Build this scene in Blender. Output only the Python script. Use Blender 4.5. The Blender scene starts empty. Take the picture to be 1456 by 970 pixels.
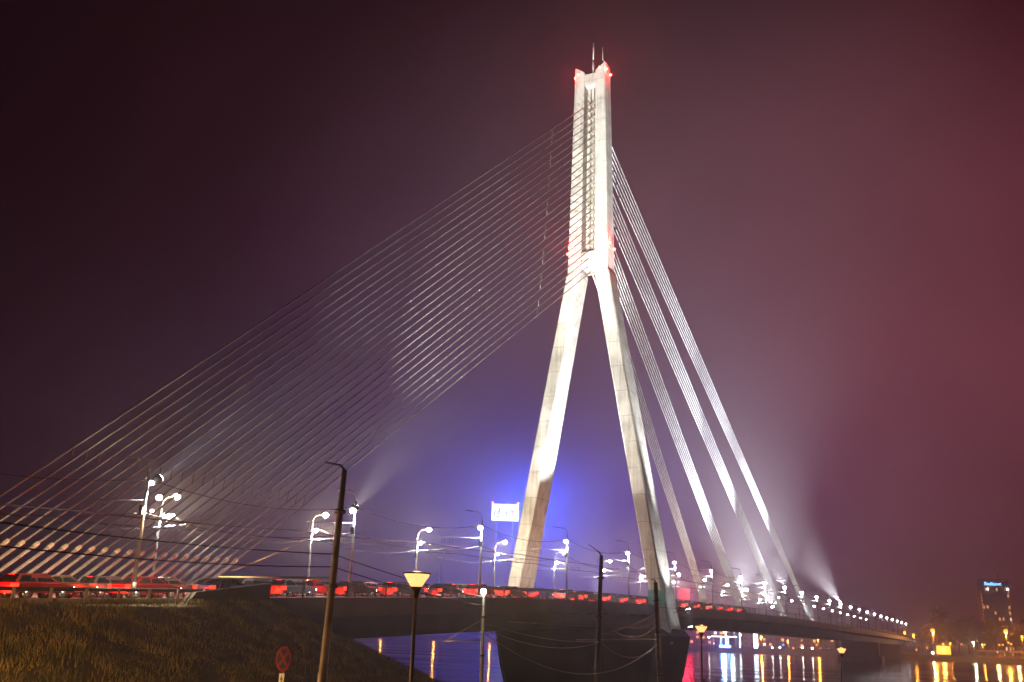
import bpy, math, random
from mathutils import Vector, Matrix
R = math.radians
random.seed(7)
sc = bpy.context.scene
COL = sc.collection
# ------------------------------------------------------------------ camera
W0, H0, F = 1456, 970, 1360.0
pitch, roll = R(16.7), R(1.9)
CAM = Vector((0, 0, 9.0))
f_ = Vector((0, math.cos(pitch), math.sin(pitch)))
r0 = Vector((1, 0, 0)); u0 = r0.cross(f_)
r_ = r0 * math.cos(roll) + u0 * math.sin(roll)
u_ = -r0 * math.sin(roll) + u0 * math.cos(roll)
cd = bpy.data.cameras.new('camera'); cam = bpy.data.objects.new('camera', cd); COL.objects.link(cam)
m = Matrix((r_, u_, -f_)).transposed().to_4x4(); m.translation = CAM
cam.matrix_world = m
cd.sensor_width = 36; cd.lens = F / W0 * 36; cd.clip_start = 0.1; cd.clip_end = 12000
sc.camera = cam
# bridge frame: local x = t (to the right), local y = s (along the bridge), origin under the pylon
BA = R(27)
U = Vector((math.sin(BA), math.cos(BA), 0)); V = Vector((math.cos(BA), -math.sin(BA), 0))
P0 = Vector((155 * math.sin(R(4.9)), 155 * math.cos(R(4.9)), 0))
def br(t, s, z=0): return P0 + V * t + U * s + Vector((0, 0, z))
def ts(p): d = Vector(p) - P0; return d.dot(V), d.dot(U)
def pix(x, y, dist):                     # where a surveyed direction meets a horizontal distance
    d = f_ * F + r_ * (x - W0 / 2) - u_ * (y - H0 / 2)
    return CAM + d * (dist / math.hypot(d.x, d.y))
def interp(tab, x):
    if x <= tab[0][0]: return tab[0][1]
    for (a, b), (c, d) in zip(tab, tab[1:]):
        if x <= c: return b + (d - b) * (x - a) / (c - a)
    return tab[-1][1]
DZ = [(-400, 6.5), (-160, 8.0), (-130, 8.9), (-108, 9.55), (-91, 10.25), (-79, 10.8), (-51, 11.9), (-27, 12.5), (8, 12.95), (55, 13.3), (106, 13.4), (187, 12.7), (300, 11.7), (402, 10.7), (440, 10.0), (700, 6.0)]
def zd(s): return interp(DZ, s)

# ------------------------------------------------------------------ materials
def mat(name, col, rough=0.6, metal=0.0, emit=None, es=0.0, noise=None, bump=0.0, bscale=4.0, spec=None, fn=None):
    mt = bpy.data.materials.new(name); mt.use_nodes = True
    nt = mt.node_tree; b = nt.nodes['Principled BSDF']
    b.inputs['Base Color'].default_value = (*col, 1); b.inputs['Roughness'].default_value = rough
    b.inputs['Metallic'].default_value = metal
    if spec is not None: b.inputs['Specular IOR Level'].default_value = spec
    if emit:
        b.inputs['Emission Color'].default_value = (*emit, 1); b.inputs['Emission Strength'].default_value = es
        mt.cycles.emission_sampling = 'NONE'
    tc = nt.nodes.new('ShaderNodeTexCoord')
    if noise:                            # (colour 2, scale)
        n = nt.nodes.new('ShaderNodeTexNoise'); n.inputs['Scale'].default_value = noise[1]; n.inputs['Detail'].default_value = 8
        nt.links.new(tc.outputs['Object'], n.inputs['Vector'])
        r = nt.nodes.new('ShaderNodeValToRGB'); r.color_ramp.elements[0].position = .35; r.color_ramp.elements[1].position = .65
        r.color_ramp.elements[0].color = (*col, 1); r.color_ramp.elements[1].color = (*noise[0], 1)
        nt.links.new(n.outputs['Fac'], r.inputs['Fac']); nt.links.new(r.outputs['Color'], b.inputs['Base Color'])
    if bump:
        n2 = nt.nodes.new('ShaderNodeTexNoise'); n2.inputs['Scale'].default_value = bscale; n2.inputs['Detail'].default_value = 6
        nt.links.new(tc.outputs['Object'], n2.inputs['Vector'])
        bp = nt.nodes.new('ShaderNodeBump'); bp.inputs['Strength'].default_value = bump; bp.inputs['Distance'].default_value = .1
        nt.links.new(n2.outputs['Fac'], bp.inputs['Height']); nt.links.new(bp.outputs['Normal'], b.inputs['Normal'])
    if fn: fn(mt, nt, b, tc)
    return mt

def concrete_fn(mt, nt, b, tc):
    L = nt.links; N = nt.nodes.new
    n = N('ShaderNodeTexNoise'); n.inputs['Scale'].default_value = .35; n.inputs['Detail'].default_value = 10; n.inputs['Roughness'].default_value = .65
    L.new(tc.outputs['Object'], n.inputs['Vector'])
    mp = N('ShaderNodeMapping'); mp.inputs['Scale'].default_value = (1.6, 1.6, .06); L.new(tc.outputs['Object'], mp.inputs['Vector'])
    n2 = N('ShaderNodeTexNoise'); n2.inputs['Scale'].default_value = 1.5; n2.inputs['Detail'].default_value = 6; L.new(mp.outputs[0], n2.inputs['Vector'])
    r = N('ShaderNodeValToRGB'); e = r.color_ramp.elements; e[0].position = .3; e[0].color = (.19, .165, .13, 1); e[1].position = .58; e[1].color = (.58, .555, .50, 1)
    mx = N('ShaderNodeMath'); mx.operation = 'MULTIPLY_ADD'; mx.inputs[1].default_value = .45; L.new(n2.outputs['Fac'], mx.inputs[0])
    m2 = N('ShaderNodeMath'); m2.operation = 'MULTIPLY'; m2.inputs[1].default_value = .6; L.new(n.outputs['Fac'], m2.inputs[0]); L.new(m2.outputs[0], mx.inputs[2])
    L.new(mx.outputs[0], r.inputs['Fac'])
    # pour joints every 4.2 m
    sp = N('ShaderNodeSeparateXYZ'); L.new(tc.outputs['Object'], sp.inputs[0])
    md = N('ShaderNodeMath'); md.operation = 'PINGPONG'; md.inputs[1].default_value = 2.1; L.new(sp.outputs['Z'], md.inputs[0])
    lt = N('ShaderNodeMath'); lt.operation = 'LESS_THAN'; lt.inputs[1].default_value = .05; L.new(md.outputs[0], lt.inputs[0])
    mix = N('ShaderNodeMix'); mix.data_type = 'RGBA'; mix.blend_type = 'MIX'
    mm = N('ShaderNodeMath'); mm.operation = 'MULTIPLY'; mm.inputs[1].default_value = .6; L.new(lt.outputs[0], mm.inputs[0])
    L.new(mm.outputs[0], mix.inputs['Factor']); L.new(r.outputs['Color'], mix.inputs['A']); mix.inputs['B'].default_value = (.16, .14, .11, 1)
    L.new(mix.outputs['Result'], b.inputs['Base Color'])
    bp = N('ShaderNodeBump'); bp.inputs['Strength'].default_value = .35; bp.inputs['Distance'].default_value = .08
    L.new(n.outputs['Fac'], bp.inputs['Height']); L.new(bp.outputs['Normal'], b.inputs['Normal'])

def water_fn(mt, nt, b, tc):
    L = nt.links; N = nt.nodes.new
    mp = N('ShaderNodeMapping'); mp.inputs['Scale'].default_value = (.12, .45, 1); mp.inputs['Rotation'].default_value = (0, 0, R(-12)); L.new(tc.outputs['Object'], mp.inputs['Vector'])
    n = N('ShaderNodeTexNoise'); n.inputs['Scale'].default_value = 1.0; n.inputs['Detail'].default_value = 3; L.new(mp.outputs[0], n.inputs['Vector'])
    mp2 = N('ShaderNodeMapping'); mp2.inputs['Scale'].default_value = (.012, .06, 1); L.new(tc.outputs['Object'], mp2.inputs['Vector'])
    n2 = N('ShaderNodeTexNoise'); n2.inputs['Scale'].default_value = 1.0; n2.inputs['Detail'].default_value = 4; L.new(mp2.outputs[0], n2.inputs['Vector'])
    r = N('ShaderNodeMapRange'); r.inputs['From Min'].default_value = .38; r.inputs['From Max'].default_value = .62; r.inputs['To Min'].default_value = .07; r.inputs['To Max'].default_value = .2
    L.new(n2.outputs['Fac'], r.inputs['Value']); L.new(r.outputs[0], b.inputs['Roughness'])
    bp = N('ShaderNodeBump'); bp.inputs['Strength'].default_value = .55; bp.inputs['Distance'].default_value = .14
    L.new(n.outputs['Fac'], bp.inputs['Height']); L.new(bp.outputs['Normal'], b.inputs['Normal'])

def pane_fn_factory():
    return None

M = {}
M['concrete'] = mat('pylon_concrete', (.5, .48, .42), .85, fn=concrete_fn)
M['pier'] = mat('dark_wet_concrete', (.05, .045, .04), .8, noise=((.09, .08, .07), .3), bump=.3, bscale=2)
M['girder'] = mat('painted_steel_girder', (.16, .15, .15), .6, noise=((.22, .2, .19), .2), bump=.1)
M['asphalt'] = mat('asphalt', (.05, .05, .052), .75, noise=((.075, .072, .07), .6), bump=.4, bscale=12)
M['kerb'] = mat('kerb_concrete', (.32, .3, .28), .85, noise=((.22, .2, .19), 1.5))
M['paint'] = mat('road_paint', (.75, .75, .72), .6, noise=((.5, .5, .48), 3))
M['steel'] = mat('galvanised_steel', (.42, .42, .41), .45, metal=.7, noise=((.3, .3, .29), 2.5), bump=.05)
M['pole'] = mat('weathered_pole', (.22, .18, .15), .5, metal=.3, noise=((.11, .09, .07), 1.8), bump=.1)
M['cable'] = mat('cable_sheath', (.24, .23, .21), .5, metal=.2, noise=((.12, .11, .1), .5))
M['cable_main_lit'] = mat('cable_sheath_baked_light', (.72, .72, .70), .45, noise=((.5, .5, .48), .5))  # same sheath as the back stays, floodlit brightness put into its colour
M['sleeve'] = mat('cable_sleeve', (.38, .34, .28), .6, noise=((.28, .25, .2), 1.2))
M['collar'] = mat('cream_collar', (.6, .5, .34), .6, noise=((.4, .32, .2), 6))
M['wire'] = mat('black_wire', (.02, .02, .02), .5)
M['wire_l'] = mat('copper_wire', (.35, .3, .25), .35, metal=.8)
M['dark'] = mat('black_metal', (.03, .03, .032), .5, noise=((.05, .05, .05), 3))
M['rail'] = mat('railing_paint', (.05, .045, .045), .5, noise=((.08, .07, .065), 2))
M['w_led'] = mat('cool_lamp_glow', (.8, .8, .8), .4, emit=(.9, .96, 1), es=60)
M['w_warm'] = mat('warm_white_lamp_glow', (.8, .8, .8), .4, emit=(1, .93, .78), es=60)
M['head_lit'] = mat('lit_lamp_hood', (.6, .6, .6), .4, emit=(.85, .95, 1), es=.0)
M['orange'] = mat('sodium_lamp_glow', (.8, .6, .3), .4, emit=(1, .30, .02), es=3.6)
M['cup'] = mat('park_lamp_glow', (.8, .7, .6), .4, emit=(1, .36, .12), es=2.4)
M['cupcore'] = mat('park_lamp_core', (.8, .7, .6), .4, emit=(1, .72, .4), es=40)
M['red_lamp'] = mat('red_beacon_glow', (.5, .02, .02), .4, emit=(1, .04, .03), es=40)
M['tail'] = mat('tail_light_glow', (.5, .01, .01), .3, emit=(1, .012, .004), es=9)
M['head'] = mat('headlight_glow', (.8, .8, .8), .3, emit=(1, .86, .6), es=14)
M['tyre'] = mat('tyre_rubber', (.015, .015, .015), .9, bump=.1)
M['glass'] = mat('car_glass', (.01, .012, .015), .08, noise=((.015, .016, .018), 2))
M['rim'] = mat('wheel_rim', (.4, .4, .42), .3, metal=.9, noise=((.3, .3, .3), 5))
for k, c in dict(grey=(.09, .09, .095), white=(.7, .7, .7), black=(.015, .015, .016), red=(.24, .012, .012), maroon=(.16, .012, .015), blue=(.03, .06, .2), silver=(.22, .22, .23), brown=(.07, .04, .025)).items():
    M['car_' + k] = mat('car_paint_' + k, c, .25, metal=.2, noise=(tuple(v * .85 for v in c), 2))
M['screen_w'] = mat('white_screen', (.05, .05, .05), .5, emit=(.93, .97, 1), es=3.2)
M['screen_b'] = mat('blue_screen', (.01, .02, .05), .5, emit=(.05, .22, 1), es=6)
M['ink'] = mat('grey_screen_lettering', (.02, .02, .02), .5, emit=(.33, .35, .38), es=1)
M['heart'] = mat('pink_screen_heart', (.05, .02, .02), .5, emit=(1, .62, .66), es=1)
M['neonred'] = mat('red_neon', (.05, .002, .003), .5, emit=(1, .03, .05), es=.6)
M['neonblue'] = mat('blue_neon', (.1, .3, .8), .5, emit=(.15, .45, 1), es=9)
M['neonwhite'] = mat('pale_neon', (.8, .8, .8), .5, emit=(.7, .9, 1), es=7)
M['facade'] = mat('plaster_facade', (.2, .15, .13), .9, noise=((.14, .1, .09), .3), bump=.2, bscale=1)
M['facade2'] = mat('brick_facade', (.26, .16, .12), .9, noise=((.18, .1, .08), .4), bump=.2, bscale=2)
M['roof'] = mat('dark_roof', (.06, .05, .05), .8, noise=((.09, .07, .06), .5))
M['win'] = mat('unlit_window', (.02, .02, .03), .1, noise=((.03, .03, .04), .3))
M['winlit'] = mat('lit_window', (.6, .4, .2), .4, emit=(1, .45, .14), es=1.6)
M['winlit2'] = mat('white_lit_window', (.6, .6, .5), .4, emit=(1, .85, .62), es=2.2)
M['grass_d'] = mat('grass_soil', (.03, .03, .012), .95, noise=((.08, .06, .025), .8), bump=.8, bscale=5)
M['blade'] = mat('grass_blades', (.05, .06, .012), .9, noise=((.24, .18, .035), .9))
M['leaf'] = mat('dark_foliage', (.05, .06, .03), .9, noise=((.09, .08, .04), .4))
M['bark'] = mat('bark', (.1, .075, .055), .95, noise=((.06, .045, .035), 3), bump=.5, bscale=8)
M['bank'] = mat('river_bank', (.07, .06, .045), .95, noise=((.11, .09, .06), .15), bump=.6, bscale=1)
M['water'] = mat('river_water', (.006, .009, .012), .12, spec=.5, fn=water_fn)
M['water'].node_tree.nodes['Principled BSDF'].inputs['IOR'].default_value = 1.33
M['sign_red'] = mat('sign_red', (.22, .005, .006), .75, noise=((.17, .005, .006), 4), spec=.2)
M['sign_blue'] = mat('sign_blue', (.005, .012, .12), .75, noise=((.006, .012, .09), 4), spec=.2)
M['sign_white'] = mat('sign_white', (.7, .68, .62), .5, noise=((.55, .52, .45), 4))
M['teal'] = mat('teal_panel', (.04, .22, .19), .7, noise=((.1, .34, .28), 3.5))
M['awning'] = mat('pale_awning', (.6, .45, .3), .7, noise=((.45, .33, .22), .7))
M['orange_board'] = mat('lit_orange_board', (.8, .4, .1), .5, emit=(1, .38, .04), es=1.1)

# ------------------------------------------------------------------ mesh builder
class MB:
    def __init__(s): s.v = []; s.f = []; s.sm = []
    def add(s, vs, fs, smooth=False):
        o = len(s.v); s.v += [tuple(v) for v in vs]; s.f += [tuple(i + o for i in f) for f in fs]; s.sm += [smooth] * len(fs); return s
    def hexa(s, a, b):                  # two quads of 4 points, joined
        return s.add(list(a) + list(b), [(3, 2, 1, 0), (4, 5, 6, 7), (0, 1, 5, 4), (1, 2, 6, 5), (2, 3, 7, 6), (3, 0, 4, 7)])
    def box(s, x0, x1, y0, y1, z0, z1):
        return s.hexa([(x0, y0, z0), (x1, y0, z0), (x1, y1, z0), (x0, y1, z0)], [(x0, y0, z1), (x1, y0, z1), (x1, y1, z1), (x0, y1, z1)])
    def tube(s, pts, rad, n=8, cap=True):
        pts = [Vector(p) for p in pts]; rads = rad if isinstance(rad, (list, tuple)) else [rad] * len(pts)
        vs = []; 
        for i, p in enumerate(pts):
            d = (pts[min(i + 1, len(pts) - 1)] - pts[max(i - 1, 0)]).normalized()
            a = d.cross(Vector((0, 0, 1)) if abs(d.z) < .95 else Vector((0, 1, 0))).normalized(); b = d.cross(a)
            for k in range(n):
                q = 2 * math.pi * k / n; vs.append(p + (a * math.cos(q) + b * math.sin(q)) * rads[i])
        fs = []
        for i in range(len(pts) - 1):
            for k in range(n): fs.append((i * n + k, i * n + (k + 1) % n, (i + 1) * n + (k + 1) % n, (i + 1) * n + k))
        s.add(vs, fs, True)
        if cap:
            o = len(s.v) - len(vs); s.f += [tuple(o + k for k in range(n))[::-1], tuple(o + (len(pts) - 1) * n + k for k in range(n))]; s.sm += [False, False]
        return s
    def lathe(s, prof, c=(0, 0, 0), n=16, axis='z'):
        vs = []; 
        for r, h in prof:
            for k in range(n):
                q = 2 * math.pi * k / n; x, y, z = r * math.cos(q), r * math.sin(q), h
                if axis == 'y': x, y, z = x, h, y
                if axis == 'x': x, y, z = h, x, y
                vs.append((c[0] + x, c[1] + y, c[2] + z))
        fs = [(i * n + k, i * n + (k + 1) % n, (i + 1) * n + (k + 1) % n, (i + 1) * n + k) for i in range(len(prof) - 1) for k in range(n)]
        fs += [tuple(range(n))[::-1], tuple((len(prof) - 1) * n + k for k in range(n))]
        return s.add(vs, fs, True)
    def ball(s, c, r, n=10, sq=(1, 1, 1)):
        m_ = n // 2; vs = []; 
        for i in range(m_ + 1):
            a = math.pi * i / m_
            for k in range(n):
                q = 2 * math.pi * k / n; rr = max(math.sin(a), .02)
                vs.append((c[0] + r * sq[0] * rr * math.cos(q), c[1] + r * sq[1] * rr * math.sin(q), c[2] + r * sq[2] * math.cos(a)))
        return s.add(vs, [(i * n + (k + 1) % n, i * n + k, (i + 1) * n + k, (i + 1) * n + (k + 1) % n) for i in range(m_) for k in range(n)], True)
    def prism(s, poly, x0, x1, axis='x'):    # polygon in the plane across the axis
        def P(a, b, h): return (h, a, b) if axis == 'x' else ((a, h, b) if axis == 'y' else (a, b, h))
        n = len(poly)
        return s.add([P(a, b, x0) for a, b in poly] + [P(a, b, x1) for a, b in poly],
                     [tuple(range(n)), tuple(range(2 * n - 1, n - 1, -1))] + [(k, n + k, n + (k + 1) % n, (k + 1) % n) for k in range(n)])
    def mesh(s, name, m_, off=(0, 0, 0)):
        me = bpy.data.meshes.new(name); ox, oy, oz = off
        me.from_pydata([(x - ox, y - oy, z - oz) for x, y, z in s.v], [], s.f); me.materials.append(m_)
        me.polygons.foreach_set('use_smooth', s.sm); me.update(); return me

def obj(name, data, parent=None, loc=(0, 0, 0), rz=0.0):
    o = bpy.data.objects.new(name, data); COL.objects.link(o); o.parent = parent; o.location = loc; o.rotation_euler = (0, 0, rz); return o
def part(name, mb, mkey, parent, off=(0, 0, 0), loc=(0, 0, 0)):
    return obj(name, mb.mesh(name, M[mkey], off), parent, loc)
def tag(o, label, cat, group=None, kind=None):
    if label: o['label'] = label
    if cat: o['category'] = cat
    if group: o['group'] = group
    if kind: o['kind'] = kind
    return o
def thing(name, label, cat, loc=(0, 0, 0), rz=0.0, group=None):
    return tag(obj(name, None, None, loc, rz), label, cat, group)
def bthing(name, label, cat, t=0, s=0, z=0, group=None, turn=0.0):
    return thing(name, label, cat, br(t, s, z), -BA + turn, group)
def copy_tree(o, parent=None):
    c = o.copy(); COL.objects.link(c); c.parent = parent
    for ch in list(o.children): copy_tree(ch, c)
    return c
def lamp(name, parent, loc, power, col, kind='POINT', radius=.25, aim=None, size=50, blend=.4):
    ld = bpy.data.lights.new(name, kind); ld.energy = power; ld.color = col; ld.shadow_soft_size = radius
    o = obj(name, ld, parent, loc)
    if kind == 'SPOT':
        ld.spot_size = R(size); ld.spot_blend = blend
        if aim is not None: o.rotation_euler = (Vector(aim) - Vector(loc)).to_track_quat('-Z', 'Y').to_euler()
    return o
def smooth_wire(a, b, sag, n=14):
    a, b = Vector(a), Vector(b)
    return [a.lerp(b, k / n) - Vector((0, 0, 4 * sag * (k / n) * (1 - k / n))) for k in range(n + 1)]
def text_mesh(txt, size, depth, m_, name):
    cu = bpy.data.curves.new('lettering', 'FONT'); cu.body = txt; cu.size = size; cu.extrude = depth; cu.align_x = 'CENTER'; cu.align_y = 'CENTER'
    to = bpy.data.objects.new('lettering_source', cu); COL.objects.link(to)
    dg = bpy.context.evaluated_depsgraph_get(); me = bpy.data.meshes.new_from_object(to.evaluated_get(dg))
    bpy.data.objects.remove(to); bpy.data.curves.remove(cu); me.name = name; me.materials.clear(); me.materials.append(m_); return me

# ------------------------------------------------------------------ world and air
w = bpy.data.worlds.new('World'); sc.world = w; w.use_nodes = True
nt = w.node_tree; bg = nt.nodes['Background']; L = nt.links
tc = nt.nodes.new('ShaderNodeTexCoord')
def dotn(v):
    d = nt.nodes.new('ShaderNodeVectorMath'); d.operation = 'DOT_PRODUCT'; L.new(tc.outputs['Generated'], d.inputs[0]); d.inputs[1].default_value = Vector(v).normalized(); return d.outputs['Value']
def rng(sock, a, b, c, d):
    q = nt.nodes.new('ShaderNodeMapRange'); q.interpolation_type = 'SMOOTHSTEP'; L.new(sock, q.inputs['Value'])
    for k, v in zip(('From Min', 'From Max', 'To Min', 'To Max'), (a, b, c, d)): q.inputs[k].default_value = v
    return q.outputs[0]
# light-polluted low cloud: a red city glow low on the right, a purple one behind the floodlit pylon, nearly black on the left
def lobe(v, a, b, col, pw):
    f = rng(dotn(v), a, b, 0, 1)
    p = nt.nodes.new('ShaderNodeMath'); p.operation = 'POWER'; L.new(f, p.inputs[0]); p.inputs[1].default_value = pw
    c = nt.nodes.new('ShaderNodeVectorMath'); c.operation = 'SCALE'; c.inputs[0].default_value = col; L.new(p.outputs[0], c.inputs['Scale']); return c.outputs[0]
def addv(a, b):
    c = nt.nodes.new('ShaderNodeVectorMath'); c.operation = 'ADD'; L.new(a, c.inputs[0])
    if isinstance(b, tuple): c.inputs[1].default_value = b
    else: L.new(b, c.inputs[1])
    return c.outputs[0]
tot = addv(addv(addv(lobe((.66, .78, .02), .62, 1.0, (.076, .0048, .0058), 1.5), lobe((-.1, .98, .02), .55, 1.0, (.016, .0022, .003), 1.5)), lobe((.21, .94, .22), .83, 1.0, (.074, .036, .048), 1.6)), (.0013, .0002, .0003))
gn = nt.nodes.new('ShaderNodeTexNoise'); gn.inputs['Scale'].default_value = 2.2; gn.inputs['Detail'].default_value = 4; L.new(tc.outputs['Generated'], gn.inputs['Vector'])
fin = nt.nodes.new('ShaderNodeVectorMath'); fin.operation = 'SCALE'; L.new(tot, fin.inputs[0]); L.new(rng(gn.outputs['Fac'], .3, .7, .72, 1.22), fin.inputs['Scale'])
L.new(fin.outputs[0], bg.inputs['Color']); bg.inputs['Strength'].default_value = 1.0
hz = MB().box(-2100, 2100, -900, 3300, -4, 122).mesh('haze', bpy.data.materials.new('night_haze'))
hm = hz.materials[0]; hm.use_nodes = True; nh = hm.node_tree; nh.nodes.remove(nh.nodes['Principled BSDF'])
pv = nh.nodes.new('ShaderNodeVolumePrincipled'); pv.inputs['Density'].default_value = .00082; pv.inputs['Color'].default_value = (.94, .86, .90, 1); pv.inputs['Anisotropy'].default_value = .74
nh.links.new(pv.outputs[0], nh.nodes['Material Output'].inputs['Volume'])
tag(obj('haze', hz), 'thin night mist hanging over the river and bridge', 'haze', kind='stuff')

# ------------------------------------------------------------------ terrain and water
def ground_h(t, s):
    top = zd(min(s, -91)) - .12
    d = math.hypot(max(abs(t) - 13.6, 0) / 2.1 if s < -91 else max(abs(t) - 13.6, 0) / 2.1, max(s + 91, 0) / 2.9)
    low = 4.4 if s < -69 else 4.4 - (s + 69) * .55
    dc = math.hypot(t - 58.3, s + 139); hill = 7.35 - max(dc - 2.2, 0) * .5
    return max(top - d, low, hill if s < -100 else -9, -3)
def grid(tv, sv, h, name, mk):
    vs = [(t, s, h(t, s) + (random.uniform(-.07, .07) if abs(t) > 14 or s > -90 else 0)) for s in sv for t in tv]; n = len(tv)
    fs = [(j * n + i, j * n + i + 1, (j + 1) * n + i + 1, (j + 1) * n + i) for j in range(len(sv) - 1) for i in range(n - 1)]
    me = bpy.data.meshes.new(name); me.from_pydata(vs, [], fs); me.materials.append(M[mk]); me.polygons.foreach_set('use_smooth', [True] * len(fs)); return me
def span(*seg):
    out = []
    for a, b, st in seg:
        k = a
        while k < b - 1e-6: out.append(k); k += st
    return out + [seg[-1][1]]
me = grid(span((-1800, -60, 120), (-60, -14, 4), (-14, 14, 4), (14, 62, .8), (62, 140, 6), (140, 1900, 160)),
          span((-700, -160, 30), (-160, -60, 1.0), (-60, -52, 2)), ground_h, 'ground', 'grass_d')
tag(obj('ground', me, None, br(0, 0, 0), -BA), 'grassy river bank and road embankment', 'ground', kind='structure')
me = MB().add([(-1900, -60, 0), (1900, -60, 0), (1900, 440, 0), (-1900, 440, 0)], [(0, 1, 2, 3)]).mesh('water', M['water'])
tag(obj('water', me, None, br(0, 0, 0), -BA), 'dark river water reflecting lamps', 'water', kind='structure')
mb = MB(); vs = []
prof = [(422, -2), (424, .3), (427, 2.4), (440, 3.0), (600, 3.2), (2700, 4)]
tt = span((-1900, -300, 160), (-300, 300, 20), (300, 1900, 160)); n = len(tt)
vs = [(t, s + random.uniform(-.6, .6), z + random.uniform(-.15, .15)) for s, z in prof for t in tt]
mb.add(vs, [(j * n + i, j * n + i + 1, (j + 1) * n + i + 1, (j + 1) * n + i) for j in range(len(prof) - 1) for i in range(n - 1)])
tag(obj('far_bank', mb.mesh('far_bank', M['bank']), None, br(0, 0, 0), -BA), 'far river bank under the city', 'ground', kind='structure')

# road on the near embankment
mb = MB(); ss = span((-400, -91, 6))
for a, b in zip(ss, ss[1:]): mb.add([(-11.2, a, zd(a)), (11.2, a, zd(a)), (11.2, b, zd(b)), (-11.2, b, zd(b))], [(0, 1, 2, 3)])
road = tag(obj('road', mb.mesh('road', M['asphalt']), None, br(0, 0, 0), -BA), 'approach road on the embankment', 'road', kind='structure')
def marks(s0, s1):
    q = MB()
    for t in (4.1, 7.0, -4.1, -7.0):
        k = s0
        while k < s1 - 3:
            q.add([(t - .07, k, zd(k) + .012), (t + .07, k, zd(k) + .012), (t + .07, k + 3, zd(k + 3) + .012), (t - .07, k + 3, zd(k + 3) + .012)], [(0, 1, 2, 3)]); k += 6
    for t in (1.1, -1.1, 9.1, -9.1):
        k = s0
        while k < s1:
            k2 = min(k + 6, s1); q.add([(t - .08, k, zd(k) + .012), (t + .08, k, zd(k) + .012), (t + .08, k2, zd(k2) + .012), (t - .08, k2, zd(k2) + .012)], [(0, 1, 2, 3)]); k = k2
    return q
part('lane_marking', marks(-200, -92), 'paint', road)
def extr(prof, s0, s1, step=4, mbx=None, close=True):     # extrude a (t, dz) polygon along the deck curve
    q = mbx or MB(); sv = span((s0, s1, step)); n = len(prof)
    vs = [(t, s, zd(s) + z) for s in sv for t, z in prof]
    fs = [(j * n + i, j * n + (i + 1) % n, (j + 1) * n + (i + 1) % n, (j + 1) * n + i) for j in range(len(sv) - 1) for i in range(n)]
    q.add(vs, fs); o = len(q.v) - len(vs); q.f += [tuple(o + i for i in range(n)), tuple(o + (len(sv) - 1) * n + i for i in range(n))[::-1]]; q.sm += [False, False]; return q
part('kerb', extr([(11.2, .0), (11.2, .14), (11.5, .14), (11.5, -.3)], -200, -91.2), 'kerb', road)

# ------------------------------------------------------------------ the bridge
bridge = bthing('cable_stayed_bridge', 'cable-stayed bridge with one tall floodlit pylon crossing the dark river', 'bridge')
S0, S1 = -91, 440
part('deck_slab', extr([(-11.6, -.02), (11.6, -.02), (11.6, -.42), (-11.6, -.42)], S0, S1), 'kerb', bridge)
part('fascia_beam', extr([(11.62, .12), (11.9, .12), (11.9, -1.35), (11.62, -1.35)], S0, S1), 'girder', bridge)
part('fascia_beam', extr([(-11.62, .12), (-11.9, .12), (-11.9, -1.35), (-11.62, -1.35)], S0, S1), 'girder', bridge)
q = extr([(-7.5, -.43), (7.5, -.43), (6.2, -3.5), (-6.2, -3.5)], S0, S1)
part('box_girder', q, 'girder', bridge)
s = S0 + 2
while s < S1: q = MB().hexa([(6.9, s, zd(s) - 1.6), (11.6, s, zd(s) - .9), (11.6, s + .3, zd(s) - .9), (6.9, s + .3, zd(s) - 1.6)], [(6.9, s, zd(s) - .44), (11.6, s, zd(s) - .44), (11.6, s + .3, zd(s) - .44), (6.9, s + .3, zd(s) - .44)]); part('deck_rib', q, 'girder', bridge); s += 5.5
part('roadway', extr([(-9.3, .002), (9.3, .002), (9.3, -.015), (-9.3, -.015)], S0, S1), 'asphalt', bridge)
rw = bridge.children[-1]
part('lane_marking', marks(-91, 430), 'paint', bridge)
for sg in (1, -1):
    pr = [(9.3 * sg, .0), (9.3 * sg, .15), (11.6 * sg, .15), (11.6 * sg, .0)]
    part('footway', extr(pr if sg > 0 else pr[::-1], S0, S1), 'kerb', bridge)
part('median_kerb', extr([(-.8, .01), (-.8, .2), (.8, .2), (.8, .01)], -130, S1), 'kerb', bridge)

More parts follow.
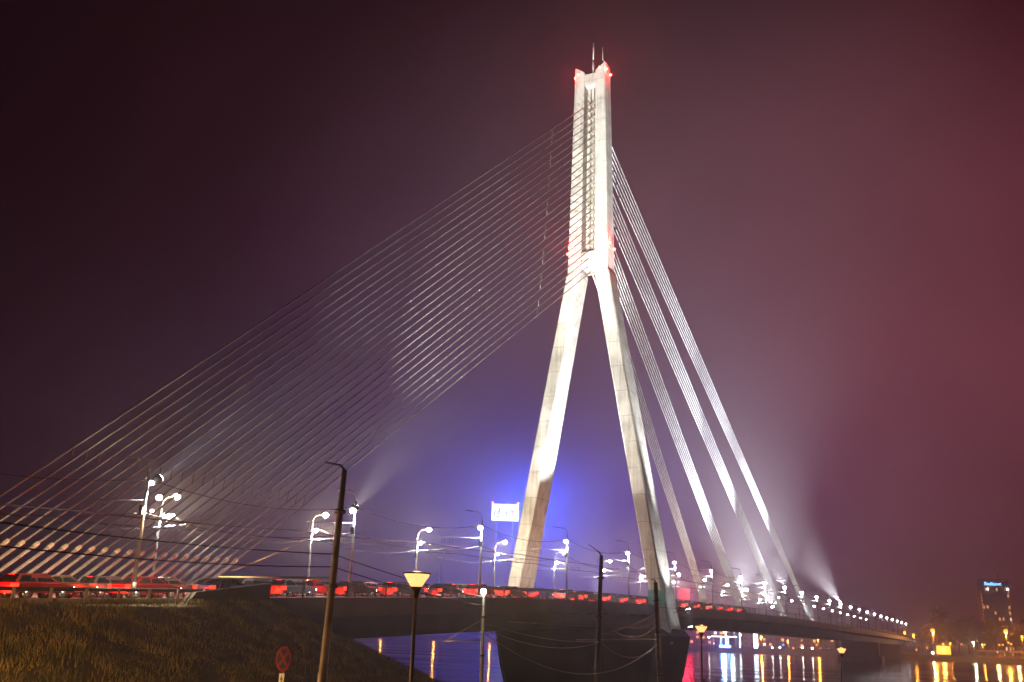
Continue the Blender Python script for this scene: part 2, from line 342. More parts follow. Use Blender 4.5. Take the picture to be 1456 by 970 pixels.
# pylon: two raking legs that join and rise as twin columns
def sec(To, Ti, d, z, sg): return [(sg * Ti, -d, z), (sg * To, -d, z), (sg * To, d, z), (sg * Ti, d, z)] if sg > 0 else [(sg * To, -d, z), (sg * Ti, -d, z), (sg * Ti, d, z), (sg * To, d, z)]
def bev(q4, b=.22):                      # chamfered outline of a rectangle
    (x0, y0, z), (x1, _, _), (_, y1, _), _ = q4
    return [(x0 + b, y0, z), (x1 - b, y0, z), (x1, y0 + b, z), (x1, y1 - b, z), (x1 - b, y1, z), (x0 + b, y1, z), (x0, y1 - b, z), (x0, y0 + b, z)]
q = MB()
for sg in (-1, 1):
    lev = [(14.4, 12.1, 3.1, 7.5), (13.25, 11.1, 2.9, 13.2), (3.85, 1.25, 1.85, 67.6)]
    secs = []
    for (a, b) in zip(lev, lev[1:]):
        nn = 1 if a[3] < 10 else 8
        for k in range(nn): secs.append([a[i] + (b[i] - a[i]) * k / nn for i in range(4)])
    secs.append(lev[-1])
    rings = [bev(sec(*c, sg)) for c in secs]
    q.add([p for r in rings for p in r], [(i * 8 + k, i * 8 + (k + 1) % 8, (i + 1) * 8 + (k + 1) % 8, (i + 1) * 8 + k) for i in range(len(rings) - 1) for k in range(8)] + [tuple(range(7, -1, -1)), tuple((len(rings) - 1) * 8 + k for k in range(8))])
    top = bev(sec(2.9, 1.05, 1.42, 0, sg), .12); low = bev(sec(3.72, 1.22, 1.66, 67.62, sg), .12)
    topz = [(x_, y_, 106.9 + (abs(x_) - 1.05) * .75) for x_, y_, _ in top]
    q.add(low + topz, [(k, (k + 1) % 8, 8 + (k + 1) % 8, 8 + k) for k in range(8)] + [tuple(range(7, -1, -1)), tuple(8 + k for k in range(8))])
pylon = part('pylon', q, 'concrete', bridge); pylon['label'] = 'pale concrete pylon shaped like an inverted Y with floodlit faces'
part('crossbeam', MB().hexa([(-1.3, -1.5, 68.6), (1.3, -1.5, 68.6), (1.3, 1.5, 68.6), (-1.3, 1.5, 68.6)], [(-1.3, -1.3, 71.6), (1.3, -1.3, 71.6), (1.3, 1.3, 71.6), (-1.3, 1.3, 71.6)]), 'concrete', pylon)
part('crossbeam', MB().box(-1.1, 1.1, -1.25, 1.25, 104.2, 106.5), 'concrete', pylon)
part('anchor_wall', MB().box(-1.22, 1.22, .35, .75, 71.6, 104.2), 'concrete', pylon)
q = MB()
for sx in (-.32, .32): q.box(sx - .06, sx + .06, -.1, .05, 71.6, 104.2)
part('ladder_frame', q, 'sleeve', pylon)
TZ = [101 - 1.435 * i for i in range(24)]
sad = MB().box(-.62, .62, -.2, .3, -.28, .28).mesh('cable_saddle', M['sleeve'])
for z in TZ: obj('cable_saddle', sad, pylon, (0, 0, z))
mst = part('antenna', MB().tube([(.1, 0, 106.5), (.1, 0, 110.0)], .22).tube([(.1, 0, 110), (.1, 0, 113.7)], .14), 'sign_white', pylon)
part('antenna', MB().tube([(2.9, -.6, 108.1), (2.2, -.6, 109.2), (2.15, -.6, 111.9)], .09), 'sign_white', pylon)
part('antenna', MB().tube([(1.4, -.3, 107.0), (1.4, -.3, 109.0)], .04), 'steel', pylon)
bea = MB().ball((0, 0, 0), .24, 10).mesh('obstruction_light', M['red_lamp'])
for (t, s, z) in [(-2.95, -1.1, 106.3), (-2.2, -1.62, 106.7), (2.0, -1.62, 107.1), (3.05, -.9, 106.9), (3.15, .9, 106.7),
                  (-3.75, -1.6, 71.5), (-3.3, -1.85, 72.6), (2.5, -1.85, 72.7), (3.85, -1.2, 72.6), (3.9, .9, 72.2)]:
    o = obj('obstruction_light', bea, pylon, (t, s, z))
    if (t, s) in ((3.05, -.9), (-2.95, -1.1), (3.85, -1.2), (-3.3, -1.85)):
        lamp('beacon_light', o, (.3 if t > 0 else -.3, -.3, 0), 2600, (1, .03, .02), radius=.2)
part('service_light', MB().box(2.9, 3.05, -1.5, -1.3, 93.6, 93.9), 'sign_white', pylon)
part('teal_panel', MB().box(10.8, 13.4, -3.08, -3.0, 13.0, 15.1), 'teal', pylon)['label'] = 'teal notice panel at the foot of the right leg'
# pylon pier in the river
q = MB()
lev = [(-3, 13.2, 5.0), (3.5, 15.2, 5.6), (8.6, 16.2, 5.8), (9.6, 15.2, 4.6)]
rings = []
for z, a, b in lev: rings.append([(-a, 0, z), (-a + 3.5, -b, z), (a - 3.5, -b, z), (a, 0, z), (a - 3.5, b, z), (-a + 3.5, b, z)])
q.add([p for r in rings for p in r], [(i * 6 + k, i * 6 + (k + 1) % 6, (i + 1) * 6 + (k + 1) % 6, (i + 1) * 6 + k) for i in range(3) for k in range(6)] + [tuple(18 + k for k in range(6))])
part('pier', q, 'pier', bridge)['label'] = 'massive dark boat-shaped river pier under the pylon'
q = MB(); q.box(-9, 9, 307, 317, -3, 2.5).box(-7.5, 7.5, 309.5, 314.5, 2.5, zd(312) - 3.5)
part('pier', q, 'pier', bridge)['label'] = 'distant river pier at the far end of the main span'
part('pier', MB().box(-8, 8, 396, 400, -3, zd(398) - 3.5), 'pier', bridge)
part('abutment', MB().box(-12.2, 12.2, -94, -88.5, 3, zd(-91) - .45).hexa([(11.95, -98, 9), (12.6, -98, 9), (12.6, -89.6, 9), (11.95, -89.6, 9)], [(11.95, -96.6, 10.55), (12.6, -96.6, 10.55), (12.6, -89.6, 11.45), (11.95, -89.6, 11.45)]), 'pier', bridge)

# stay cables: back stays anchored one behind the other in the median, main stays in four bundles
def cable(a, b, rad, back, pairlink=None):
    a, b = Vector(a), Vector(b)
    c = part('stay_cable', MB().tube([a, b], rad, 6, False), 'cable' if back else 'cable_main_lit', bridge)
    d = (b - a).normalized()
    return c, d
BZ = 13.3; backs = []
for i in range(24):
    sA = -105.9 + 1.143 * i; A = Vector((0, -.4, TZ[i])); Cc = Vector((0, sA, 13.25 + .02 * i))
    d = (Cc - A).normalized(); k = (Cc.z - zd(sA) - .0) / -d.z; End = Cc + d * (k - .1)
    side = .0
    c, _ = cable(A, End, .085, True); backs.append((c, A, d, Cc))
    part('anchor_sleeve', MB().tube([Cc, End], .13, 8), 'sleeve', c)
    part('anchor_collar', MB().tube([Cc - d * .24, Cc - d * .22, Cc + d * .2, Cc + d * .24], [.13, .17, .17, .13], 10), 'collar', c)
for i in range(0, 24):                   # vibration dampers: short links between neighbouring stays
    c, A, d, Cc = backs[i]
    q = MB()
    if i < 23:
        c2, A2, d2, _ = backs[i + 1]
        for zz in ((20.4 - .0 * i), ) + ((87.0 - 1.45 * i,) if i % 3 != 2 else ()):
            p1 = A + d * ((A.z - zz) / -d.z); p2 = A2 + d2 * ((A2.z - (zz - 1.0)) / -d2.z)
            if zz > 30: p2 = A2 + d2 * ((p1.y - A2.y) / d2.y)
            q.tube([p1, p2], .045, 6); q.ball(p1, .11, 6); q.ball(p2, .11, 6)
            part('damper_link', q, 'pole', c); q = MB()
    zz = random.uniform(24, 60); p = A + d * ((A.z - zz) / -d.z)
    part('cable_clamp', MB().tube([p - d * .2, p + d * .2], .1, 6), 'cable', c)
AN = [203.0, 201.7, 200.4, 199.1, 197.8, 196.5, 157.5, 155.8, 154.1, 152.4, 150.7, 149.0, 106.4, 105.0, 103.6, 102.2, 100.8, 99.4, 71.6, 70.7, 69.8, 68.9, 68.0, 67.1]
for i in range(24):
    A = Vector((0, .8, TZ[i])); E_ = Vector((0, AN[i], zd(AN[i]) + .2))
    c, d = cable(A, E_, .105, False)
    part('anchor_sleeve', MB().tube([E_ - d * 4.2, E_], .17, 8), 'sleeve', c)
    p = A + d * (6 + 1.6 * (i % 6)); part('cable_clamp', MB().tube([p - d * .3, p + d * .3], .16, 6), 'dark', c)

# bridge railings
def railing(label, t, s0, s1, detail_to, side):
    r = bthing('bridge_railing', label, 'railing', group='bridge edge railings')
    part('top_rail', extr([(t - .05, 1.18), (t + .05, 1.18), (t + .05, 1.26), (t - .05, 1.26)], s0, s1, 5.5), 'rail', r)
    part('bottom_rail', extr([(t - .03, .24), (t + .03, .24), (t + .03, .29), (t - .03, .29)], s0, s1, 5.5), 'rail', r)
    s = s0; k = 0
    while s < s1 - 1:
        e_ = min(s + (5.5 if s < detail_to else 22), s1)
        q = MB(); x = s + .2; stp = .24 if s < detail_to else 1.0; h = .013 if s < detail_to else .02
        while x < e_: q.box(t - h, t + h, x - h, x + h, zd(x) + .29, zd(x) + 1.18); x += stp
        part('baluster_panel', q, 'rail', r)
        part('post', MB().box(t - .06, t + .06, s - .06, s + .06, zd(s) + .15, zd(s) + 1.3), 'rail', r)
        s = e_; k += 1
railing('dark picket railing along the near edge of the bridge deck', 11.4, -90, 430, 60, 1)
railing('dark picket railing along the far edge of the bridge deck', -11.4, -90, 430, 0, -1)

# guardrail beside the approach road
g = bthing('guardrail', 'low steel guardrail on the embankment crest at the left', 'guardrail', 12.3, -100, 0)
q = MB(); pr = [(12.2, .52), (12.24, .56), (12.2, .62), (12.24, .68), (12.2, .74), (12.14, .74), (12.14, .52)]
q = extr(pr, -150, -92.5, 3); q.v = [(a - 12.3, b + 100, c) for a, b, c in q.v]; part('beam', q, 'dark', g)
pm = MB().box(-.09, .03, -.07, .07, -.3, .7).mesh('post', M['kerb'])
for k in range(25): s = -93.3 - 2.28 * k; obj('post', pm, g, (.02, s + 100, zd(s)))
part('reflector', MB().box(-.12, -.09, 6.0, 6.12, zd(-94) + .56, zd(-94) + .68), 'sign_white', g)

# ------------------------------------------------------------------ lamp posts on the deck
COOL = (.86, .93, 1.0); WARM = (1, .78, .46)
def make_post(sg):                       # sg: arm direction along t
    r = thing('lamp_post', 'lamp', 'lamp post')
    pl = part('pole', MB().tube([(0, 0, 0), (0, 0, .9)], .17, 10).tube([(0, 0, .9), (0, 0, 7.7)], [.13, .085], 10), 'steel', r)
    part('base_plate', MB().box(-.25, .25, -.25, .25, 0, .05), 'dark', pl)
    a = part('curved_arm', MB().tube([(0, 0, 7.6), (.02 * sg, 0, 8.0), (.15 * sg, 0, 8.35), (.45 * sg, 0, 8.55), (1.15 * sg, 0, 8.68)], .06, 8), 'steel', r)
    h = part('lamp_head', MB().hexa([(1.1 * sg, -.17, 8.58), (2.0 * sg, -.17, 8.72), (2.0 * sg, .17, 8.72), (1.1 * sg, .17, 8.58)][::sg], [(1.1 * sg, -.12, 8.74), (1.95 * sg, -.1, 8.84), (1.95 * sg, .1, 8.84), (1.1 * sg, .12, 8.74)][::sg]), 'steel', r)
    part('side_arm', MB().tube([(0, 0, 6.9), (.8 * sg, 0, 7.15)], .045, 6), 'steel', r)
    bk = part('cantilever', MB().tube([(0, 0, 5.9), (4.9 * sg, 0, 6.1)], .05, 6).tube([(0, 0, 7.4), (3.6 * sg, 0, 6.1)], .022, 5), 'steel', r)
    q = MB()
    for x in (3.4, 3.7, 4.4, 4.7): q.tube([(x * sg, 0, 6.08), ((x + .1) * sg, 0, 5.45)], .02, 4)
    part('wire_hanger', q, 'dark', bk)
    part('control_box', MB().box(-.13, .13, -.3, -.1, 5.0, 5.6), 'dark', r)
    return r
def lit(r, z, x, mk, col, power, rad=.3, y=0.0):
    fl = part('lit_lamp', MB().ball((0, 0, 0), rad, 12, (1, 1, .8)), mk, r, loc=(x, y, z))
    if not power: return fl
    if r in near_roots[:2]: lamp('lamp_light', fl, (0, 0, -rad - .2), power * .55, col, 'SPOT', .12, (-.62, 0, -rad - 1.2), 118, .15)
    elif r in near_roots: lamp('lamp_light', fl, (0, 0, -rad - .2), power * 1.3, col, 'SPOT', .12, (-.6, 0, -rad - 1.2), 140, .3)
    else: lamp('lamp_light', fl, (0, 0, -rad - .2), power * 1.1, col, radius=.12)
    return fl
near0 = make_post(-1); far0 = make_post(1)
ORD = ['leftmost', 'second from the left', 'third from the left', 'fourth from the left', 'fifth from the left', 'sixth from the left', 'seventh from the left', 'eighth from the left', 'ninth from the left', 'tenth from the left']
posts_near = [-99.9 + 22.25 * k for k in range(24)]
for k, s in enumerate(posts_near):
    r = near0 if k == 0 else copy_tree(near0)
    if k == 0: near_src = None
    r.location = br(10.6, s, zd(s) + .15); r.rotation_euler = (0, 0, -BA); r['group'] = 'lamp posts along the near edge of the bridge'
    r['label'] = ('lamp post on the near edge of the bridge, %s of its row' % ORD[k]) if k < 10 else 'small distant near-edge lamp post in the crowded row towards the far bank'
posts_far = [-56.2 + 22.25 * k for k in range(22)]
for k, s in enumerate(posts_far):
    r = far0 if k == 0 else copy_tree(far0)
    r.location = br(-10.6, s, zd(s) + .15); r.rotation_euler = (0, 0, -BA); r['group'] = 'lamp posts along the far edge of the bridge'
    r['label'] = ('lamp post on the far edge of the bridge, %s of its row' % ORD[k]) if k < 8 else 'small distant far-edge lamp post in the crowded row towards the far bank'
near_roots = [o for o in COL.objects if o.get('group', '').startswith('lamp posts along the near')]
far_roots = [o for o in COL.objects if o.get('group', '').startswith('lamp posts along the far')]
near_roots.sort(key=lambda o: ts(o.location)[1]); far_roots.sort(key=lambda o: ts(o.location)[1])
for k, r in enumerate(near_roots):
    pw = 3800 if k < 5 else (1700 if k < 14 else 0)
    if k == 0:
        lit(r, 7.05, .0, 'w_led', COOL, 2500, .17, .3); lit(r, 6.15, .5, 'w_warm', (1, .72, .38), 9000, .2, .6); lit(r, 5.3, .25, 'w_led', COOL, 0, .11, .4)
    else: lit(r, 6.9, -.05, 'w_led' if k != 8 else 'w_led', COOL, pw, .26 if k < 8 else .42, -.25)
for k, r in enumerate(far_roots):
    pw = 3800 if k < 7 else (2500 if k < 11 else 0)
    lit(r, 8.62, 1.7, 'w_warm', WARM, pw * 1.2, .33 if k < 8 else .4)
    if k < 12: lit(r, 6.9, .5, 'w_led', COOL, pw * .5, .26)
# one extra unlit-side post row start on the far edge, plus a solitary post at the left end of it
r = copy_tree(far0); r.location = br(-10.6, -78.45, zd(-78.45) + .15); r['label'] = 'lamp post on the far edge of the bridge, standing among the back stays'

# floodlights on posts aimed at the pylon
def flood(label, t, s, z, aim, power, size, col=(.9, .95, 1), blend=.5, r=.28, vis=.3):
    g = bthing('floodlight', label, 'floodlight', t, s, z, group='floodlights aimed at the pylon')
    a = Vector(aim) - Vector((t, s, z)); d = a.normalized()
    q = MB().tube([-d * .45, -d * .1, d * .12], [.14, .3, .36], 12)
    part('housing', q, 'dark', g)
    part('lens', MB().tube([d * .125, d * .16], .33, 12), 'w_led', g)
    hold = (13.3 - t, 0, -.4) if t > 14 else (((10.6 if t > 0 else -10.6) - t, 0, -.45) if 10 < abs(t) < 10.5 else (0, 0, -.95))
    if abs(t) > 10 and abs(t) < 10.5: hold = (hold[0], min(posts_near, key=lambda v: abs(v - s)) - s, -.45)
    part('mounting_bracket', MB().tube([hold, (0, 0, -.3), (0, 0, -.1)], .05, 6), 'steel', g)
    lamp('flood_light', g, tuple(d * .3), power, col, 'SPOT', r, tuple(d * 10), size, blend)
K = 1000
WW = (1, .95, .84)
flood('floodlight on the near-edge lamp post second from the left, aimed up at the pylon', 10.3, -77.4, zd(-77) + 7.3, (1, 0, 84), 900 * K, 36, WW, .9)
flood('floodlight on the far-edge lamp post among the back stays, aimed at the pylon', -10.3, -77.4, zd(-77) + 7.0, (0, 0, 62), 330 * K, 46, WW, .25)
flood('floodlight on the leftmost near-edge lamp post, aimed up at the pylon', 10.3, -98.9, zd(-99) + 7.5, (1, 0, 88), 520 * K, 28, (.8, .9, 1), 1.0)
flood('floodlight on the median aimed straight up between the pylon legs', 3.5, -5, 13.6, (-5, 0, 60), 420 * K, 44, (.93, .97, 1), .6)
flood('floodlight on a bracket at the foot of the right pylon leg, aimed up its side', 15.9, .4, 12.4, (10.6, .3, 32), 16 * K, 62, (.97, .98, 1), .8)
flood('floodlight low on the near edge beyond the pylon, fourth lamp along', 11.9, 79, zd(79) + 1.9, (0, 18, 92), 520 * K, 74, (.9, .93, 1), 1.0)
flood('floodlight high over the near edge beyond the pylon, facing back at it', 10.4, 101.5, zd(100) + 7.2, (0, 42, 92), 400 * K, 74, (.86, .88, 1), 1.0)
flood('floodlight on a far near-edge lamp post by the outermost main stays', 10.4, 190.0, zd(190) + 7.6, (0, 0, 70), 640 * K, 18, (.92, .93, 1), 1.0)
flood('floodlight on the pier top outside the right pylon leg, aimed up at its side', 16.0, .9, 9.9, (3.9, .9, 92), 1100 * K, 17, (.97, .98, 1), .6)
for (t, s, lb, pw) in ((1.1, 154, 'third bundle', 150), (1.1, 202, 'outermost bundle', 190)):
    flood('floodlight in the median at the foot of the %s of main stays' % lb, t, s - 5, zd(s) + 1.0, (.3, 0, 84), pw * K, 15, (.95, .97, 1), 1.0, .15)
flood('floodlight on the far deck edge by the third bundle of main stays', -10.4, 145.0, zd(145) + 7.0, (0, 70, 92), 780 * K, 66, (.9, .92, 1), 1.0)

# wires along the bridge
def wires(label, cat, pts_list, rad, mk, group=None, name='overhead_wire'):
    o = obj(name, None); q = MB()
    for p in pts_list: q.tube(p, rad, 5, False)
    c = pts_list[0][0]; me = q.mesh(name, M[mk], tuple(c)); bpy.data.objects.remove(o)
    return tag(obj(name, me, None, c), label, cat, group)
for t, z, lb in ((4.4, 5.6, 'trolley wire over the near lanes, outer'), (3.8, 5.6, 'trolley wire over the near lanes, inner'), (-4.4, 5.6, 'trolley wire over the far lanes, outer'), (-3.8, 5.6, 'trolley wire over the far lanes, inner'),
                 (10.6, 7.4, 'upper feeder cable slung between the near-edge lamp posts'), (10.6, 5.3, 'lower feeder cable slung between the near-edge lamp posts'), (-10.6, 6.2, 'feeder cable slung between the far-edge lamp posts')):
    pts = []; ps = [-122.15 - 22.25, -122.15] + posts_near[:14]
    for a, b in zip(ps, ps[1:]):
        for k in range(8):
            x_ = k / 8; s = a + (b - a) * x_; pts.append(br(t, s, zd(a) + (zd(b) - zd(a)) * x_ + z - .9 * 4 * x_ * (1 - x_) * (1 if abs(t) > 6 else .15)))
    wires(lb, 'wire', [pts], .028, 'wire', 'wires strung along the bridge')

# ------------------------------------------------------------------ lower road poles and wires (t about 39)
def yard_pole(label, foot, top, arm, r0_, r1_, mk='pole', lit_=None, cant=None):
    p = thing('catenary_pole', label, 'utility pole', foot, 0, 'steel poles along the lower road')
    T = Vector(top) - Vector(foot)
    pl = part('pole', MB().tube([(0, 0, 0), T * .35, T * .352, T], [r0_, r0_ * .92, r0_ * .8, r1_], 12), mk, p)
    q = MB()
    for k in (.3, .62, .86): q.tube([T * (k - .006), T * (k + .006)], r0_ * 1.12, 12)
    part('clamp_band', q, 'dark', pl)
    if arm is not None:
        A = Vector(arm) - Vector(foot); d = (A - T); d.normalize()
        part('lamp_arm', MB().tube([T, T + (A - T) * .25 + Vector((0, 0, .1))], .045, 6), 'dark', p)
        side = Vector((-d.y, d.x, 0)).normalized() * .13; s0 = T + (A - T) * .2 + Vector((0, 0, .06)); up = Vector((0, 0, .06))
        part('lamp_head', MB().hexa([s0 - side * .4, A - side * .7, A + side * .7, s0 + side * .4], [s0 - side * .4 + up, A - side * .5 + up * .6, A + side * .5 + up * .6, s0 + side * .4 + up]), 'dark', p)
    return p, T
def gz(p): t, s = ts(p); return ground_h(t, s)
def foot_of(x, y, dist, dx=0.0):
    p = pix(x, y, dist); return p
fA = pix(453.5, 1010, 30); topA = pix(490, 668, 30); kA = (topA - fA); fA = topA - kA * ((topA.z - 4.35) / kA.z)
pA, TA = yard_pole('tall leaning pole nearest the camera with a dark lamp arm, left of centre', fA, topA, pix(462, 658, 30), .155, .085)
topB = pix(855, 790, 55); fB = pix(849, 970, 55); kB = topB - fB; fB = topB - kB * ((topB.z - 4.35) / kB.z)
pB, TB = yard_pole('dark pole with a lamp arm standing in front of the pylon pier', fB, topB, pix(837, 775, 55), .17, .10, 'dark')
topC = pix(932, 828, 60); fC = pix(939, 970, 60); kC = topC - fC; fC = topC - kC * ((topC.z - 4.35) / kC.z)
pC, TC = yard_pole('pale pole just left of the right end of the pylon pier', fC, topC, pix(926, 824, 60), .19, .12)
topD = pix(688, 846, 38); fD = pix(684, 975, 38); kD = topD - fD; fD = topD - kD * ((topD.z - 4.35) / kD.z)
pD, TD = yard_pole('slim pale pole topped with a glowing lamp, left of the pylon pier', fD, topD, None, .085, .06, 'steel')
hd = part('lit_lamp', MB().ball((0, 0, 0), .11, 12), 'w_warm', pD, loc=TD + Vector((-.02, 0, .12)))
lamp('lamp_light', hd, (0, 0, .3), 60, (1, .8, .5), radius=.1)
# brackets
def strut(parent, foot, a, b, r=.03, name='bracket_arm', mk='steel'):
    return part(name, MB().tube([Vector(a) - Vector(foot), Vector(b) - Vector(foot)], r, 6), mk, parent)
strut(pA, fA, pix(311, 820, 31), pix(468, 822, 30), .035)
for x in (331, 338, 317, 324): strut(pA, fA, pix(x, 819, 31), pix(x - 6, 839, 31), .012, 'wire_hanger', 'dark')
strut(pB, fB, pix(724, 884, 50), pix(850, 891, 55), .04)
strut(pC, fC, pix(820, 910, 56), pix(935, 909, 60), .04)
strut(pD, fD, pix(632, 912, 38), pix(686, 910, 38), .022); strut(pD, fD, pix(632, 912, 38), pix(687, 880, 38), .015)
G = 'wires strung between the lower road poles'
LW = pix(-60, 735, 20); LW2 = pix(-60, 770, 20)
wires('upper thick wire from the left edge to the tall nearest pole', 'wire', [smooth_wire(LW, pix(474, 788, 30), .10)], .016, 'wire', G)
wires('lower thick wire from the left edge to the tall nearest pole', 'wire', [smooth_wire(LW2, pix(473, 806, 30), .12)], .016, 'wire', G)
wires('upper thick wire from the tall nearest pole towards the pylon', 'wire', [smooth_wire(pix(474, 788, 30), pix(688, 849, 38), .12)], .016, 'wire', G)
wires('lower thick wire from the tall nearest pole towards the pylon', 'wire', [smooth_wire(pix(473, 806, 30), pix(688, 862, 38), .10)], .016, 'wire', G)
wires('guy wire slanting left below the tall nearest pole', 'wire', [smooth_wire(pix(476, 748, 30), pix(330, 812, 33), .05)], .008, 'wire_l', G)
wires('upper pale wire between the lamp-topped pole and the dark pole', 'wire', [smooth_wire(pix(687, 886, 38), pix(852, 912, 55), .25)], .014, 'wire_l', G)
wires('middle pale wire between the lamp-topped pole and the dark pole', 'wire', [smooth_wire(pix(687, 893, 38), pix(852, 913, 55), .5)], .014, 'wire_l', G)
wires('lowest pale wire sagging in front of the pier', 'wire', [smooth_wire(pix(687, 900, 38), pix(935, 915, 60), 1.6)], .014, 'wire_l', G)
wires('upper sagging wire from the dark pole to the pale pole', 'wire', [smooth_wire(pix(856, 860, 55), pix(934, 880, 60), .85)], .017, 'wire_l', G)
wires('lower sagging wire from the dark pole to the pale pole', 'wire', [smooth_wire(pix(855, 878, 55), pix(934, 888, 60), .9)], .017, 'wire_l', G)
wires('straight stay wire from the dark pole up to the pale pole', 'wire', [smooth_wire(pix(853, 902, 55), pix(934, 872, 60), .15)], .02, 'wire_l', G)
wires('bottom sagging wire from the dark pole to the pale pole', 'wire', [smooth_wire(pix(853, 912, 55), pix(936, 916, 60), .8)], .014, 'wire_l', G)

# park lamps: cup-shaped heads
def park_lamp(label, x, y, dist, xb, power, sc_=1.0):
    top = pix(x, y, dist); b = pix(xb, 985, dist); d = (top - b).normalized(); foot = Vector((top.x, top.y, 0)) + (Vector((d.x, d.y, 0)) / d.z) * (0 - 0)
    foot = top + d * ((gz(top) - top.z) / d.z)
    p = thing('park_lamp', label, 'street lamp', foot, 0, 'park lamps with cup-shaped heads')
    T = top - foot; a = .38 * sc_
    part('pole', MB().tube([(0, 0, 0), T * .15, T - Vector((0, 0, a * 1.4))], [.08, .065, .05], 10), 'pole', p)
    part('lamp_base', MB().lathe([(.055, -a * 1.75), (.08, -a * 1.5), (a * .42, -a * .95)], tuple(T), 16), 'dark', p)
    cup = part('lamp_cup', MB().lathe([(a * .4, -a * .93), (a * .92, -a * .12), (a * .9, -a * .08)], tuple(T), 20), 'cup', p)
    part('lamp_core', MB().ball(tuple(T - Vector((0, 0, a * .5))), a * .3, 10), 'cupcore', cup)
    part('lamp_cap', MB().lathe([(a * 1.02, -a * .07), (a * 1.03, 0), (a * .3, a * .12), (.02, a * .14)], tuple(T), 20), 'dark', p)
    if power > 1000: lamp('lamp_light', p, tuple(T - Vector((0, 0, a * 2.2))), power, (1, .5, .17), 'SPOT', .12, tuple(T + Vector((5, 9, -6.0))), 140, .3)
    else: lamp('lamp_light', p, tuple(T + Vector((0, 0, .3))), power * .6, (1, .5, .17), radius=.12)
park_lamp('glowing cup-headed park lamp in front of the bridge, left of the pylon', 593, 815, 27, 584, 160)
park_lamp('cup-headed park lamp right of the pylon pier', 997, 890, 60, 998, 200)
park_lamp('small cup-headed park lamp low at the lower right', 1196.5, 922, 68, 1196, 200, .8)
park_lamp('cup-headed park lamp standing on the grass below the left edge', -250, 790, 33, -280, 30000)

# no-stopping sign with an arrow plate
sp = pix(403, 937, 27); ft = Vector((sp.x, sp.y, gz(sp))); hS = sp.z - ft.z
sg = thing('traffic_sign', 'round no-stopping sign with an arrow plate below it on a thin post', 'road sign', ft, R(-40))
part('post', MB().tube([(0, .04, 0), (0, .04, hS + .3)], .03, 8), 'steel', sg)
def disc(r, n=32, c=(0, 0)): return [(c[0] + r * math.cos(2 * math.pi * k / n), c[1] + r * math.sin(2 * math.pi * k / n)) for k in range(n)]
fc = part('round_face', MB().prism([(a, b + hS) for a, b in disc(.32)], -.005, .0, 'y'), 'sign_red', sg)
q = MB()
for ang in (45, 135, 225, 315):          # four blue quadrants left by the red cross
    poly = []
    for k in range(9):
        a_ = R(ang - 33 + 66 * k / 8) ; poly.append((.245 * math.cos(a_ + R(45)), hS + .245 * math.sin(a_ + R(45))))
    c_ = R(ang + 45); poly.append((.06 * math.cos(c_), hS + .06 * math.sin(c_)))
    q.prism(poly, -.012, -.006, 'y')
part('blue_field', q, 'sign_blue', fc)
ap = part('arrow_plate', MB().box(-.105, .105, -.005, 0, hS - .36 - .55, hS - .36), 'sign_white', sg)
part('arrow', MB().prism([(-.018, hS - .85), (.018, hS - .85), (.018, hS - .52), (.055, hS - .52), (0, hS - .40), (-.055, hS - .52), (-.018, hS - .52)], -.012, -.006, 'y'), 'dark', ap)

